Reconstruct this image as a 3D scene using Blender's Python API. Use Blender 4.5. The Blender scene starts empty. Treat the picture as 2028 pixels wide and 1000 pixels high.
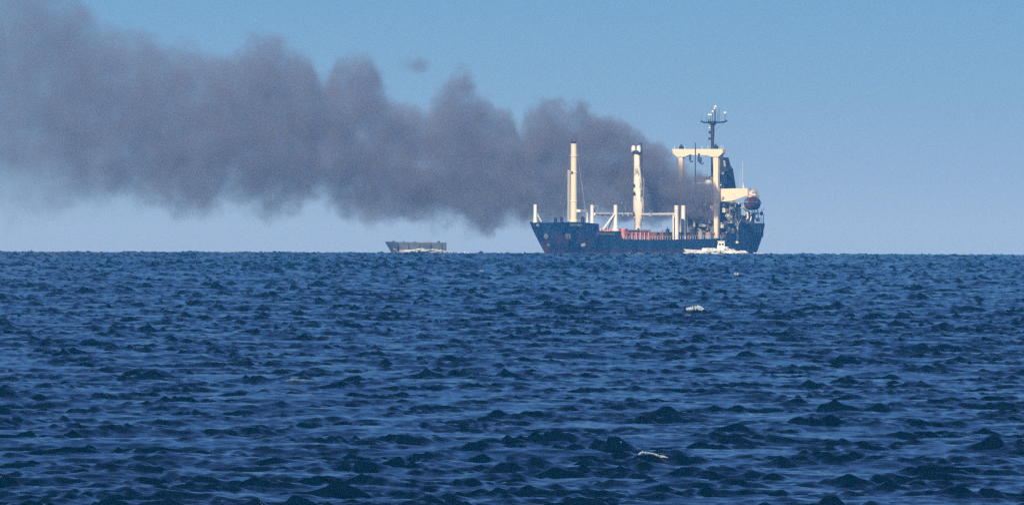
import bpy, bmesh, math, random
import numpy as np
from mathutils import Vector, Matrix
from mathutils.bvhtree import BVHTree

sc = bpy.context.scene
C = sc.collection
R = math.radians
rng = random.Random(11)

# ------------------------------------------------------------------ camera
W, H = 2028.0, 1000.0                # photograph pixels
F = 12903.0                          # focal length in photograph pixels (long telephoto)
CH = 10.0                            # camera height above the sea
DH = 2060.0                          # distance of the sea horizon
RE = DH * DH / (2 * CH)              # curvature of the water that gives that horizon
DIP = 2 * CH / DH
PITCH = DIP - 4.0 / F
ROLL = R(0.17)
cam_d = bpy.data.cameras.new('camera')
cam = bpy.data.objects.new('camera', cam_d); C.objects.link(cam)
fwd = Vector((0, math.cos(PITCH), -math.sin(PITCH)))
up0 = Vector((0, math.sin(PITCH), math.cos(PITCH)))
rt = Vector((1, 0, 0)) * math.cos(ROLL) + up0 * math.sin(ROLL)
up = up0 * math.cos(ROLL) - Vector((1, 0, 0)) * math.sin(ROLL)
m = Matrix((rt, up, -fwd)).transposed().to_4x4(); m.translation = (0, 0, CH)
cam.matrix_world = m
cam_d.sensor_width = 36; cam_d.lens = F / W * 36
cam_d.clip_start = 1; cam_d.clip_end = 40000
sc.camera = cam
CAM = Vector((0, 0, CH))

# ------------------------------------------------------------------ sky, sun, exposure
SUN_EL, SUN_AZ = R(28), R(180 + 14)         # behind the camera, to its left
w = bpy.data.worlds.new('World'); sc.world = w; w.use_nodes = True
nt = w.node_tree; nt.nodes.clear()
sky = nt.nodes.new('ShaderNodeTexSky'); sky.sky_type = 'NISHITA'; sky.sun_disc = False
sky.sun_elevation = SUN_EL; sky.sun_rotation = SUN_AZ
sky.altitude = 0; sky.air_density = 1.0; sky.dust_density = 0.35; sky.ozone_density = 3.5
tint = nt.nodes.new('ShaderNodeMixRGB'); tint.blend_type = 'MULTIPLY'; tint.inputs[0].default_value = 1
tint.inputs[2].default_value = (0.09, 0.38, 0.97, 1)
bg = nt.nodes.new('ShaderNodeBackground'); bg.inputs[1].default_value = 0.057
wo = nt.nodes.new('ShaderNodeOutputWorld')
nt.links.new(sky.outputs[0], tint.inputs[1]); 
# pale band of haze low over the horizon, the same all round
wt = nt.nodes.new('ShaderNodeTexCoord'); wsp = nt.nodes.new('ShaderNodeSeparateXYZ'); nt.links.new(wt.outputs['Generated'], wsp.inputs[0])
wab = nt.nodes.new('ShaderNodeMath'); wab.operation = 'MULTIPLY_ADD'; wab.inputs[1].default_value = -1 / .027; wab.inputs[2].default_value = -.2; nt.links.new(wsp.outputs['Z'], wab.inputs[0])
wex = nt.nodes.new('ShaderNodeMath'); wex.operation = 'EXPONENT'; nt.links.new(wab.outputs[0], wex.inputs[0])
wmn = nt.nodes.new('ShaderNodeMath'); wmn.operation = 'MINIMUM'; wmn.inputs[1].default_value = 1.0; nt.links.new(wex.outputs[0], wmn.inputs[0])
hz = nt.nodes.new('ShaderNodeMixRGB'); hz.blend_type = 'ADD'; hz.inputs[2].default_value = (3.8, 3.7, 5.9, 1)

wb = nt.nodes.new('ShaderNodeMath'); wb.operation = 'MULTIPLY'; wb.inputs[1].default_value = -1 / .75; nt.links.new(wsp.outputs['Z'], wb.inputs[0])  # wide added sky glow, slow falloff upward to brighten reflections in the sea
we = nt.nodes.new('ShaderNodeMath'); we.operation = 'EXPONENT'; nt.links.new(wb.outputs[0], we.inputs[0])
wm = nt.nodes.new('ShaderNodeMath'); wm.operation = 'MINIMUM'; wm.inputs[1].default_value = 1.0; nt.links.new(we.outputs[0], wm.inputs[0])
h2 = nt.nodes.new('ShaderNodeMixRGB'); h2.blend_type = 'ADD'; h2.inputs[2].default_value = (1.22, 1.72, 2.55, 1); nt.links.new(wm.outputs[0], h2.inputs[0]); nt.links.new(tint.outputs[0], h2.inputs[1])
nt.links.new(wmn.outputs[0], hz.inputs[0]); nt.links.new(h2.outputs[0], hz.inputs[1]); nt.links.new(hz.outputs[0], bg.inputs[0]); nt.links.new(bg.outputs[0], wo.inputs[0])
sd = bpy.data.lights.new('sun', 'SUN'); sd.energy = 4.7; sd.angle = R(0.5); sd.color = (1.0, 0.92, 0.78)
sun = bpy.data.objects.new('sun', sd); C.objects.link(sun)
sdir = Vector((math.sin(SUN_AZ) * math.cos(SUN_EL), math.cos(SUN_AZ) * math.cos(SUN_EL), math.sin(SUN_EL)))
sun.rotation_euler = sdir.to_track_quat('Z', 'Y').to_euler()
sun.location = sdir * 200
vs = sc.view_settings
vs.view_transform = 'Standard'; vs.look = 'None'; vs.exposure = 0.0; vs.gamma = 1.0; vs.use_curve_mapping = False
cy = sc.cycles
cy.max_bounces = 6; cy.diffuse_bounces = 2; cy.glossy_bounces = 3; cy.transmission_bounces = 2
cy.volume_bounces = 2; cy.volume_step_rate = 1.0; cy.volume_max_steps = 256
cy.use_denoising = False; cy.use_adaptive_sampling = False; cy.sample_clamp_indirect = 6; cy.sample_clamp_direct = 2.5
try: cy.denoiser = 'OPENIMAGEDENOISE'
except Exception: pass

# ------------------------------------------------------------------ helpers
def ray(u, v):
    d = fwd + rt * ((u - W / 2) / F) + up * (-(v - H / 2) / F)
    return d.normalized()
def sea_z(d): return -d * d / (2 * RE)
def sea_point(u, v):
    """point of the mean sea surface seen at a photograph pixel"""
    d = ray(u, v); hl = math.hypot(d.x, d.y); s = -d.z / hl
    disc = s * s - 2 * CH / RE
    dist = RE * (s - math.sqrt(max(disc, 0)))
    return Vector((d.x / hl * dist, d.y / hl * dist, sea_z(dist))), dist

def tag(o, label=None, cat=None, group=None, kind=None):
    if label: o['label'] = label
    if cat: o['category'] = cat
    if group: o['group'] = group
    if kind: o['kind'] = kind
    return o
def empty(name, loc, rz=0):
    o = bpy.data.objects.new(name, None); C.objects.link(o)
    o.location = loc; o.rotation_euler = (0, 0, rz); o.empty_display_size = 1
    return o

class MB:
    def __init__(s): s.v = []; s.f = []
    def add(s, vs, fs):
        b = len(s.v); s.v += [tuple(p) for p in vs]; s.f += [tuple(i + b for i in f) for f in fs]; return s
    def box(s, c, d, rz=0):
        ca, sa = math.cos(rz), math.sin(rz); vs = []
        for dx in (-.5, .5):
            for dy in (-.5, .5):
                for dz in (-.5, .5):
                    x, y = dx * d[0], dy * d[1]
                    vs.append((c[0] + x * ca - y * sa, c[1] + x * sa + y * ca, c[2] + dz * d[2]))
        return s.add(vs, [(0, 1, 3, 2), (4, 6, 7, 5), (0, 4, 5, 1), (2, 3, 7, 6), (0, 2, 6, 4), (1, 5, 7, 3)])
    def tube(s, p, q, r0, r1=None, n=10, rot=0.0):
        p, q = Vector(p), Vector(q); r1 = r0 if r1 is None else r1
        a = (q - p).normalized(); t = Vector((1, 0, 0)) if abs(a.x) < .8 else Vector((0, 1, 0))
        b = a.cross(t).normalized(); c = a.cross(b); vs = []
        for o, r in ((p, r0), (q, r1)):
            for k in range(n):
                g = 2 * math.pi * k / n + rot
                vs.append(o + b * (r * math.cos(g)) + c * (r * math.sin(g)))
        fs = [(k, (k + 1) % n, n + (k + 1) % n, n + k) for k in range(n)]
        return s.add(vs, fs + [tuple(reversed(range(n))), tuple(range(n, 2 * n))])
    def lathe(s, base, prof, n=14):
        """prof: (radius, z) pairs going up"""
        vs = []
        for r, z in prof:
            for k in range(n):
                g = 2 * math.pi * k / n
                vs.append((base[0] + r * math.cos(g), base[1] + r * math.sin(g), base[2] + z))
        fs = []
        for i in range(len(prof) - 1):
            for k in range(n):
                fs.append((i * n + k, i * n + (k + 1) % n, (i + 1) * n + (k + 1) % n, (i + 1) * n + k))
        fs += [tuple(reversed(range(n))), tuple(range((len(prof) - 1) * n, len(prof) * n))]
        return s.add(vs, fs)
    def ball(s, c, r, n=10, m_=6, sq=(1, 1, 1)):
        prof = [(max(.02, math.sin(math.pi * i / m_)), -math.cos(math.pi * i / m_)) for i in range(m_ + 1)]
        vs = []; fs = []
        for a, z in prof:
            for k in range(n):
                g = 2 * math.pi * k / n
                vs.append((c[0] + r * sq[0] * a * math.cos(g), c[1] + r * sq[1] * a * math.sin(g), c[2] + r * sq[2] * z))
        for i in range(m_):
            for k in range(n):
                fs.append((i * n + k, i * n + (k + 1) % n, (i + 1) * n + (k + 1) % n, (i + 1) * n + k))
        fs += [tuple(reversed(range(n))), tuple(range(m_ * n, (m_ + 1) * n))]
        return s.add(vs, fs)
    def prism(s, pts, off):
        """polygon pts (3D) extruded by the vector off"""
        n = len(pts); o = Vector(off)
        vs = [Vector(p) for p in pts] + [Vector(p) + o for p in pts]
        fs = [tuple(reversed(range(n))), tuple(range(n, 2 * n))] + [(k, (k + 1) % n, n + (k + 1) % n, n + k) for k in range(n)]
        return s.add(vs, fs)
    def build(s, name, mat, parent=None, smooth=False):
        me = bpy.data.meshes.new(name); me.from_pydata(s.v, [], s.f)
        bm = bmesh.new(); bm.from_mesh(me); bmesh.ops.recalc_face_normals(bm, faces=bm.faces[:]); bm.to_mesh(me); bm.free()
        me.materials.append(mat)
        if smooth:
            for p in me.polygons: p.use_smooth = True
            try: me.set_sharp_from_angle(angle=R(40))
            except Exception: pass
        o = bpy.data.objects.new(name, me); C.objects.link(o); o.parent = parent
        return o

# ------------------------------------------------------------------ materials
def nodes(name):
    mt = bpy.data.materials.new(name); mt.use_nodes = True
    n = mt.node_tree; n.nodes.clear()
    return mt, n, n.nodes.new, n.links.new
def paint(name, col, col2=None, scale=.5, lo=.45, hi=.7, rough=.55, stretch=(1, 1, 1), metal=0):
    """paint with blotches of a second colour (rust, soot, wear)"""
    mt, n, N, K = nodes(name)
    out = N('ShaderNodeOutputMaterial'); p = N('ShaderNodeBsdfPrincipled')
    p.inputs['Roughness'].default_value = rough; p.inputs['Metallic'].default_value = metal
    p.inputs['Base Color'].default_value = (*col, 1)
    if col2:
        tc = N('ShaderNodeTexCoord'); mp = N('ShaderNodeMapping'); mp.inputs['Scale'].default_value = stretch
        no = N('ShaderNodeTexNoise'); no.inputs['Scale'].default_value = scale; no.inputs['Detail'].default_value = 6; no.inputs['Roughness'].default_value = .65
        mr = N('ShaderNodeMapRange'); mr.inputs[1].default_value = lo; mr.inputs[2].default_value = hi
        mx = N('ShaderNodeMixRGB'); mx.inputs[1].default_value = (*col, 1); mx.inputs[2].default_value = (*col2, 1)
        K(tc.outputs['Object'], mp.inputs[0]); K(mp.outputs[0], no.inputs['Vector']); K(no.outputs[0], mr.inputs[0])
        K(mr.outputs[0], mx.inputs[0]); K(mx.outputs[0], p.inputs['Base Color'])
    K(p.outputs[0], out.inputs[0]); return mt

M = {}
M['white'] = paint('white_paint', (.80, .77, .70), (.42, .33, .24), .35, .56, .80, .5, (1, 1, .35))
M['cream'] = paint('cream_paint', (.82, .71, .52), (.55, .42, .26), .25, .58, .85, .5)
M['soot'] = paint('soot_stained_white', (.62, .58, .52), (.05, .05, .055), .32, .42, .55, .7, (1, 1, .7))
M['mast2'] = paint('scorched_cream', (.84, .77, .64), (.07, .07, .075), .55, .52, .66, .6, (1, 1, .42))
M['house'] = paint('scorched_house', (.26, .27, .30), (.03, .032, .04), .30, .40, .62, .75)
M['wallgrey'] = paint('grey_wall', (.34, .36, .40), (.16, .17, .2), .4, .45, .7, .65)
M['dark'] = paint('dark_steel', (.02, .024, .032), (.05, .045, .045), .8, .5, .7, .6)
M['glass'] = paint('dark_glass', (.01, .012, .016), None, rough=.12)
M['red'] = paint('red_oxide', (.62, .19, .15), (.70, .40, .34), .35, .45, .65, .7)
M['deck'] = paint('deck_red', (.22, .07, .055), (.12, .08, .07), .4, .45, .65, .8)
M['maroon'] = paint('lifeboat_maroon', (.10, .03, .035), (.06, .03, .04), .5, .45, .6, .5)
M['pinktop'] = paint('lifeboat_top', (.62, .42, .36), (.75, .7, .65), .8, .45, .6, .5)
M['greenhull'] = paint('poop_green', (.035, .085, .10), (.02, .04, .06), .35, .45, .6, .6, (1, 1, .3))
M['rust'] = paint('rusty_pink', (.34, .20, .21), (.5, .4, .42), .6, .4, .6, .7)
M['greyhull'] = paint('grey_hull', (.105, .135, .175), (.07, .085, .11), .45, .45, .65, .6)
M['pale'] = paint('pale_lower_hull', (.62, .62, .64), (.50, .22, .24), .22, .52, .6, .6)
def hull_paint():
    mt, n, N, K = nodes('hull_paint')
    out = N('ShaderNodeOutputMaterial'); p = N('ShaderNodeBsdfPrincipled'); p.inputs['Roughness'].default_value = .5
    tc = N('ShaderNodeTexCoord'); sp = N('ShaderNodeSeparateXYZ'); K(tc.outputs['Object'], sp.inputs[0])
    no = N('ShaderNodeTexNoise'); no.inputs['Scale'].default_value = .35; no.inputs['Detail'].default_value = 6
    mp = N('ShaderNodeMapping'); mp.inputs['Scale'].default_value = (1, 1, .45); K(tc.outputs['Object'], mp.inputs[0]); K(mp.outputs[0], no.inputs['Vector'])
    # red boot-topping under a ragged line, rust streaks toward the stem
    a = N('ShaderNodeMath'); a.operation = 'MULTIPLY_ADD'; a.inputs[1].default_value = -5.0; K(no.outputs[0], a.inputs[0]); K(sp.outputs['Z'], a.inputs[2])
    b = N('ShaderNodeMapRange'); b.inputs[1].default_value = -.9; b.inputs[2].default_value = -2.2; b.inputs[3].default_value = 0; b.inputs[4].default_value = 1; K(a.outputs[0], b.inputs[0])
    st = N('ShaderNodeMapRange'); st.inputs[1].default_value = .47; st.inputs[2].default_value = .70; K(no.outputs[0], st.inputs[0])
    bow = N('ShaderNodeMapRange'); bow.inputs[1].default_value = -34; bow.inputs[2].default_value = -14; K(sp.outputs['X'], bow.inputs[0])
    up_ = N('ShaderNodeMapRange'); up_.inputs[1].default_value = 8; up_.inputs[2].default_value = 4; K(sp.outputs['Z'], up_.inputs[0])
    m1 = N('ShaderNodeMath'); m1.operation = 'MULTIPLY'; K(st.outputs[0], m1.inputs[0]); K(bow.outputs[0], m1.inputs[1])
    m2 = N('ShaderNodeMath'); m2.operation = 'MULTIPLY'; K(m1.outputs[0], m2.inputs[0]); K(up_.outputs[0], m2.inputs[1])
    c0 = N('ShaderNodeMixRGB'); c0.inputs[1].default_value = (.004, .026, .10, 1); c0.inputs[2].default_value = (.020, .065, .17, 1); cm = N('ShaderNodeMapRange'); cm.inputs[1].default_value = .4; cm.inputs[2].default_value = .62; K(no.outputs[0], cm.inputs[0]); K(cm.outputs[0], c0.inputs[0])
    c1 = N('ShaderNodeMixRGB'); c1.inputs[2].default_value = (.17, .045, .07, 1); K(m2.outputs[0], c1.inputs[0]); K(c0.outputs[0], c1.inputs[1])
    c2 = N('ShaderNodeMixRGB'); c2.inputs[2].default_value = (.17, .05, .06, 1); K(b.outputs[0], c2.inputs[0]); K(c1.outputs[0], c2.inputs[1])
    K(c2.outputs[0], p.inputs['Base Color']); K(p.outputs[0], out.inputs[0]); return mt
M['hull'] = hull_paint()
def foam_mat(name='sea_foam', c0=(.50, .57, .62, 1), c1=(.82, .87, .92, 1)):
    mt, n, N, K = nodes(name)
    out = N('ShaderNodeOutputMaterial'); p = N('ShaderNodeBsdfPrincipled'); p.inputs['Roughness'].default_value = .9
    no = N('ShaderNodeTexNoise'); no.inputs['Scale'].default_value = 1.3; no.inputs['Detail'].default_value = 5
    tc = N('ShaderNodeTexCoord'); K(tc.outputs['Object'], no.inputs['Vector'])
    mx = N('ShaderNodeMixRGB'); mx.inputs[1].default_value = c0; mx.inputs[2].default_value = c1; K(no.outputs[0], mx.inputs[0])
    K(mx.outputs[0], p.inputs['Base Color']); K(p.outputs[0], out.inputs[0]); return mt
M['foam'] = foam_mat(); M['foam_thin'] = foam_mat('thin_foam', (.05, .10, .14, 1), (.20, .26, .30, 1)); M['foam_mid'] = foam_mat('broken_foam', (.14, .20, .25, 1), (.60, .68, .75, 1))
def sea_mat():
    mt, n, N, K = nodes('sea_water')
    out = N('ShaderNodeOutputMaterial'); p = N('ShaderNodeBsdfPrincipled')
    p.inputs['Base Color'].default_value = (.0002, .012, .028, 1); p.inputs['Roughness'].default_value = .09; p.inputs['IOR'].default_value = 1.333
    g = N('ShaderNodeNewGeometry')
    mp = N('ShaderNodeMapping'); mp.inputs['Rotation'].default_value = (0, 0, R(25)); mp.inputs['Scale'].default_value = (1.0, .7, 1)
    K(g.outputs['Position'], mp.inputs[0])
    n1 = N('ShaderNodeTexNoise'); n1.inputs['Scale'].default_value = 1.0; n1.inputs['Detail'].default_value = 5; n1.inputs['Roughness'].default_value = .68
    K(mp.outputs[0], n1.inputs['Vector'])
    b = N('ShaderNodeBump'); b.inputs['Strength'].default_value = 1.0; b.inputs['Distance'].default_value = .065
    K(n1.outputs[0], b.inputs['Height']); K(b.outputs[0], p.inputs['Normal']); K(p.outputs[0], out.inputs[0]); return mt
M['sea'] = sea_mat()

# ------------------------------------------------------------------ the sea
nrng = np.random.default_rng(5)
NC = 120
lam = np.exp(np.linspace(math.log(.55), math.log(22), NC)) * nrng.uniform(.95, 1.05, NC)
LP = 4.0
wind = np.exp(-.55 * (lam / LP) ** 2) * (lam / LP) ** .62                  # short wind chop
swell = np.exp(-(np.log(lam / 14)) ** 2 / .12)                           # low swell under it
wdir = R(245) + nrng.normal(0, R(34), NC)                                # blows toward the left and the viewer
kk = 2 * math.pi / lam
amp = wind / np.sqrt((wind ** 2).sum() / 2) * .074 + swell / np.sqrt((swell ** 2).sum() / 2) * .095   # rms metres
phase = nrng.uniform(0, 2 * math.pi, NC)
KX, KY = kk * np.cos(wdir), kk * np.sin(wdir)
CHOP = 0.65; LEAN = 0.75
ENV = [(2 * math.pi / l * math.cos(t), 2 * math.pi / l * math.sin(t), p) for l, t, p in zip(nrng.uniform(3, 15, 14), nrng.uniform(0, 6.28, 14), nrng.uniform(0, 6.28, 14))]
# ridges of the breaking waves: (x, y, half length across, half length along view, height)
CAPS = [  # pixel, size in pixels and look of each whitecap
    (1386, 626, 46, 'bright white whitecap on a wave right of the middle, below the white launch', .75, 1.6),
    (1297, 911, 62, 'broken white foam crest on a dark wave near the bottom of the view', .62, .8),
    (598, 758, 60, 'thin pale foam crest on a wave in the left half of the near sea', 1.5, .3),
    (955, 539, 20, 'small whitecap between the grey boat and the cargo ship, just below the horizon', .7, 1),
    (1466, 550, 26, 'thin flat whitecap in the far sea below the stern of the cargo ship', .5, 1),
    (1478, 519, 7, 'tiny white fleck of foam just under the stern of the cargo ship', .9, 1),
    (262, 537, 13, 'tiny whitecap in the far sea under the left part of the smoke', .5, 1)]
caps = []
for (u, v, L_, lab, dens, wf) in CAPS:
    p, d = sea_point(u, v); mpp = d / F
    caps.append(dict(p=p, d=d, L=L_ * mpp, lab=lab, dens=dens, wf=wf, h=.26 * (2.4 if wf > 1.5 else 1)))
def ridge(x, y):
    z = np.zeros_like(x)
    for c in caps:
        if c['d'] > 800: continue
        z += c['h'] * np.exp(-((x - c['p'].x) / (c['L'] * .75)) ** 2 - ((y - c['p'].y - .2 * (x - c['p'].x)) / 1.1) ** 2)
    return z
def waves(x, y, dx=None, dy=None):
    """displacement of the sea surface; dx, dy are grid spacings used to drop waves that the grid cannot carry"""
    X = np.zeros_like(x); Y = np.zeros_like(x); Z = ridge(x, y)
    # gusts: patches of rougher and smoother water
    gust = 1 + .22 * np.sin(x * .021 + .7 * np.sin(y * .0083) + 1.3) * np.sin(y * .0127 + .02 * x + .4)
    off = np.clip((np.hypot(x, y) - 380) / 1000, 0, 1); gust = gust * (1 + .85 * off * off * (3 - 2 * off))      # the water is rougher offshore
    # wave groups: steep wavelets come in clusters with smoother water between them
    e = np.zeros_like(x)
    for (kx, ky, ph) in ENV: e += np.sin(kx * x + ky * y + ph)
    e = np.clip(.5 + e / (2.2 * math.sqrt(len(ENV))), 0, 1.15)
    grp = .40 + 1.5 * e * e
    for i in range(NC):
        a = amp[i]
        if dx is None:
            wt = 1.0
        else:
            wt = np.clip(1.6 - (np.abs(KX[i]) * dx + np.abs(KY[i]) * dy * .2) / math.pi, 0, 1)
            if not wt.any(): continue
        th = KX[i] * x + KY[i] * y + phase[i]
        s, c = np.sin(th), np.cos(th)
        g = a * wt * (gust if lam[i] > 8 else gust * grp)
        Z += g * c
        X -= CHOP * g * (KX[i] / kk[i]) * s; Y -= CHOP * g * (KY[i] / kk[i]) * s
    Y = Y - LEAN * Z; X = X - .35 * LEAN * Z          # crests lean with the wind
    return X, Y, Z
def build_sea():
    half = R(5.0)
    th = [np.linspace(-half, half, 600)]
    st = th[0][1] - th[0][0]
    side = []; a = half; s = st
    while a < R(179.5):
        s = min(s * 1.06, R(4)); a += s; side.append(min(a, R(180)))
    side = np.array(side); side = side[side < R(180)]
    th = np.concatenate([-side[::-1], th[0], side])
    r = []; d = 12.0
    while d < 3600:
        r.append(d)
        if d < 175: s = max(.9, (175 - d) * .1)
        elif d < 2200: s = .00128 * d
        else: s = min((d - 2200) * .12 + 2.9, 300)
        d += s
    r = np.array(r)
    T, D = np.meshgrid(th, r)
    dth = np.gradient(th); dr = np.gradient(r)
    x = (D * np.sin(T)).astype(np.float64); y = (D * np.cos(T)).astype(np.float64)
    z = -(D * D) / (2 * RE)
    lat = (D * dth[None, :]); rad = np.broadcast_to(dr[:, None], D.shape)
    X = np.zeros_like(x); Y = X.copy(); Z = X.copy()
    CHK = 100
    for i in range(0, len(r), CHK):
        sl = slice(i, i + CHK)
        X[sl], Y[sl], Z[sl] = waves(x[sl], y[sl], lat[sl], rad[sl])
    co = np.stack([x + X, y + Y, z + Z], -1).astype(np.float32).reshape(-1, 3)
    nr, nc = D.shape
    idx = np.arange(nr * nc).reshape(nr, nc)
    q = np.stack([idx[:-1, :-1], idx[:-1, 1:], idx[1:, 1:], idx[1:, :-1]], -1)
    seam = np.stack([idx[:-1, -1], idx[:-1, 0], idx[1:, 0], idx[1:, -1]], -1)
    q = np.concatenate([q.reshape(-1, 4), seam]).astype(np.int32)
    q = q[:, ::-1]
    me = bpy.data.meshes.new('sea')
    me.vertices.add(len(co)); me.vertices.foreach_set('co', co.ravel())
    me.loops.add(q.size); me.loops.foreach_set('vertex_index', np.ascontiguousarray(q).ravel())
    me.polygons.add(len(q)); me.polygons.foreach_set('loop_start', np.arange(0, q.size, 4, dtype=np.int32))
    me.polygons.foreach_set('use_smooth', np.ones(len(q), dtype=bool))
    me.update(calc_edges=True)
    me.materials.append(M['sea'])
    o = bpy.data.objects.new('sea', me); C.objects.link(o)
    tag(o, 'choppy dark blue sea reaching to the horizon', None, None, 'structure')
    print('sea', nr, nc, len(q) * 2)
build_sea()

def whitecap(c):
    """ragged foam spilling down the near face of a breaking wave"""
    n, k = 70, 16
    near = c['d'] < 700
    L_ = c['L']; wd = max(.16, min(.42, L_ * .2)) * (1 if near else 3.0) * c['wf']
    r2 = np.random.default_rng(int(c['d']) + 3)
    def rough(m_, steps):                    # smooth random values along the crest
        q = np.zeros(m_)
        for st_, a_ in steps:
            q += a_ * np.interp(np.arange(m_), np.arange(0, m_ + st_, st_), r2.normal(0, 1, len(np.arange(0, m_ + st_, st_))))
        return q
    mid_ = rough(n, ((14, .10), (5, .06))); edge = rough(n, ((9, .30), (3, .28)))
    hole = .75 * np.array([rough(k, ((2, .8), (5, .5))) for _ in range(n)]) + rough(n, ((6, .5),))[:, None] + .5 * np.linspace(-.6, .9, n)[:, None]
    x = np.zeros((n, k)); y = x.copy(); lump = x.copy(); keep = np.zeros((n, k), bool)
    for i in range(n):
        s = i / (n - 1)
        env = max(.02, (math.sin(math.pi * min(1, s * 1.02 + .03)) ** .7) * (1.25 - 1.05 * s) * (1 + edge[i]))
        for j in range(k):
            t = (j / (k - 1) - .5) * 2
            x[i, j] = c['p'].x + (s - .5) * L_
            y[i, j] = c['p'].y + (s - .5) * L_ * .2 - .40 + t * wd * env + (.5 if near else 1.2) * mid_[i]
            lump[i, j] = (1 - t * t) * env * r2.uniform(.01, .10)
            keep[i, j] = j in (7, 8) or hole[i, j] < (c['dens'] - .35) * 1.6
    X, Y, Z = waves(x, y)
    dd = np.hypot(x, y)
    z = -(dd ** 2) / (2 * RE) + Z + .05 + lump * (1 if near else 2.0) + (0 if near else .16)
    mb = MB()
    mb.v = [(x[i, j] + X[i, j], y[i, j] + Y[i, j], z[i, j]) for i in range(n) for j in range(k)]
    for i in range(n - 1):
        for j in range(k - 1):
            if keep[i, j]: mb.f.append((i * k + j, (i + 1) * k + j, (i + 1) * k + j + 1, i * k + j + 1))
    o = mb.build('whitecap', M['foam_thin'] if c['wf'] < .4 else M['foam_mid'], None, True)
    tag(o, c['lab'], 'whitecap', 'whitecaps scattered over the sea')
for c in caps: whitecap(c)

# ------------------------------------------------------------------ cargo ship
AL = R(28)
sea_mid = sea_z(2055)
_d = ray(1056, 437); _t = 2000 / _d.y
SHIP0 = Vector((CAM.x + _d.x * _t, 2000.0, sea_mid + .05))
SROT = math.atan2(-math.cos(AL), -math.sin(AL))
ship = empty('cargo_ship', SHIP0, SROT)
tag(ship, 'large dark blue cargo ship with cream masts and gantry, smoke pouring from amidships', 'cargo ship')
SM = Matrix.Translation(SHIP0) @ Matrix.Rotation(SROT, 4, 'Z'); SI = SM.inverted()
def P(u, v, y):
    """ship-local point seen at pixel (u, v) in the fore-and-aft plane y metres to port"""
    o = SI @ CAM; d = SI.to_3x3() @ ray(u, v)
    return o + d * ((y - o.y) / d.y)
def PX(u, v, xa):
    """ship-local point seen at pixel in the transverse plane xa metres aft of the stem head"""
    o = SI @ CAM; d = SI.to_3x3() @ ray(u, v)
    return o + d * ((-xa - o.x) / d.x)
PXM = 2060 / F
def zv(v, u=1250): return P(u, v, 5).z

def make_hull():
    FC, MD, SD, PD = 10.0, 4.75, 7.55, 9.7
    def deck(xa):
        if xa <= 25.6: return FC + .55 * math.exp(-((xa - 14) / 11) ** 2) - .02 * xa
        if xa <= 41: return SD
        if xa <= 116.5: return MD + .25 * ((xa - 79) / 38) ** 2
        return PD
    def stem(z): return max(0, 9.8 * (1 - max(0, (z + 3) / 13.2)) ** 1.25 * 1.25) if z < 9.2 else 0.0
    def half(xa, z):
        e = max(0.0, xa - stem(z))
        f = max(0, min(1, (z + 3) / 13))
        ent = 36 - 10 * f
        b = 9.5 * (1 - (1 - min(1, e / ent)) ** (2.0 + .25 * f))
        run = max(0, xa - 114) / 31
        b *= 1 - (run ** 2.4) * (.45 * (1 - f) ** 1.4 + .06)
        if z < -1: b *= .95
        return max(.03, b)
    xs = sorted(set([0, .6, 1.4, 2.5, 4, 6, 8, 10, 12, 14, 17, 20, 23, 25.59, 25.61, 29, 33, 37, 40.99, 41.01, 48, 56, 64, 72, 80, 88, 96, 104, 110, 116.49, 116.51, 120, 124, 128, 132, 136, 140, 143, 145.0]))
    fr = [0, .1, .2, .3, .4, .5, .6, .7, .8, .9, 1]
    vs = []; n = len(fr)
    for sgn in (1, -1):
        for xa in xs:
            for f in fr:
                z = -3 + (deck(xa) + 3) * f
                x_ = xa + stem(z) * (1 - min(1, xa / 40))         # stations lean with the stem near the bow
                vs.append((-x_, sgn * half(x_, z), z))
    nx = len(xs); fs = []
    for s in range(2):
        for i in range(nx - 1):
            for j in range(n - 1):
                b = (s * nx + i) * n + j
                fs.append((b, b + 1, b + n + 1, b + n))
    for i in range(nx - 1):
        a = i * n + n - 1; b = (nx + i) * n + n - 1
        fs.append((a, b, b + n, a + n))
        a = i * n; b = (nx + i) * n; fs.append((a, a + n, b + n, b))
    for j in range(n - 1):
        a = (nx - 1) * n + j; b = (2 * nx - 1) * n + j; fs.append((a, a + 1, b + 1, b))
        a = j; b = nx * n + j; fs.append((a, b, b + 1, a + 1))
    mb = MB(); mb.add(vs, fs)
    return mb, deck, half
hb, DECK, HALF = make_hull()
hull = hb.build('hull', M['hull'], ship, True)
hull_bvh = BVHTree.FromPolygons([Vector(v) for v in hb.v], hb.f)
def on_hull(u, v):
    o = SI @ CAM; d = SI.to_3x3() @ ray(u, v)
    loc, nor, _, _ = hull_bvh.ray_cast(o, d)
    if loc is None: return None, None
    if nor.dot(d) > 0: nor = -nor
    return loc, nor
def hull_patch(name, pts, mat, th=.06, lift=.02):
    """plate following the hull under a small pixel outline"""
    q = [on_hull(*p) for p in pts]
    if any(a is None for a, _ in q): return None
    nn = sum((b for _, b in q), Vector()).normalized()
    mb = MB(); mb.prism([a + nn * lift for a, _ in q], nn * th)
    return mb.build(name, mat, hull)
def oval(u, v, a, b, n=10, tilt=0):
    return [(u + a * math.cos(2 * math.pi * k / n) * math.cos(tilt) - b * math.sin(2 * math.pi * k / n) * math.sin(tilt),
             v + a * math.cos(2 * math.pi * k / n) * math.sin(tilt) + b * math.sin(2 * math.pi * k / n) * math.cos(tilt)) for k in range(n)]
hull_patch('anchor_plate', oval(1081, 468, 4.0, 5.5), M['wallgrey'])
hull_patch('anchor_plate', [(1120, 463), (1130.5, 463.5), (1130, 473), (1125, 475), (1120, 470)], M['wallgrey'])
hull_patch('thruster_mark', oval(1086, 485, 3, 2.2), M['wallgrey'])
hull_patch('thruster_mark', oval(1155, 485, 5, 3, tilt=-.4), M['white'])
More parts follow.
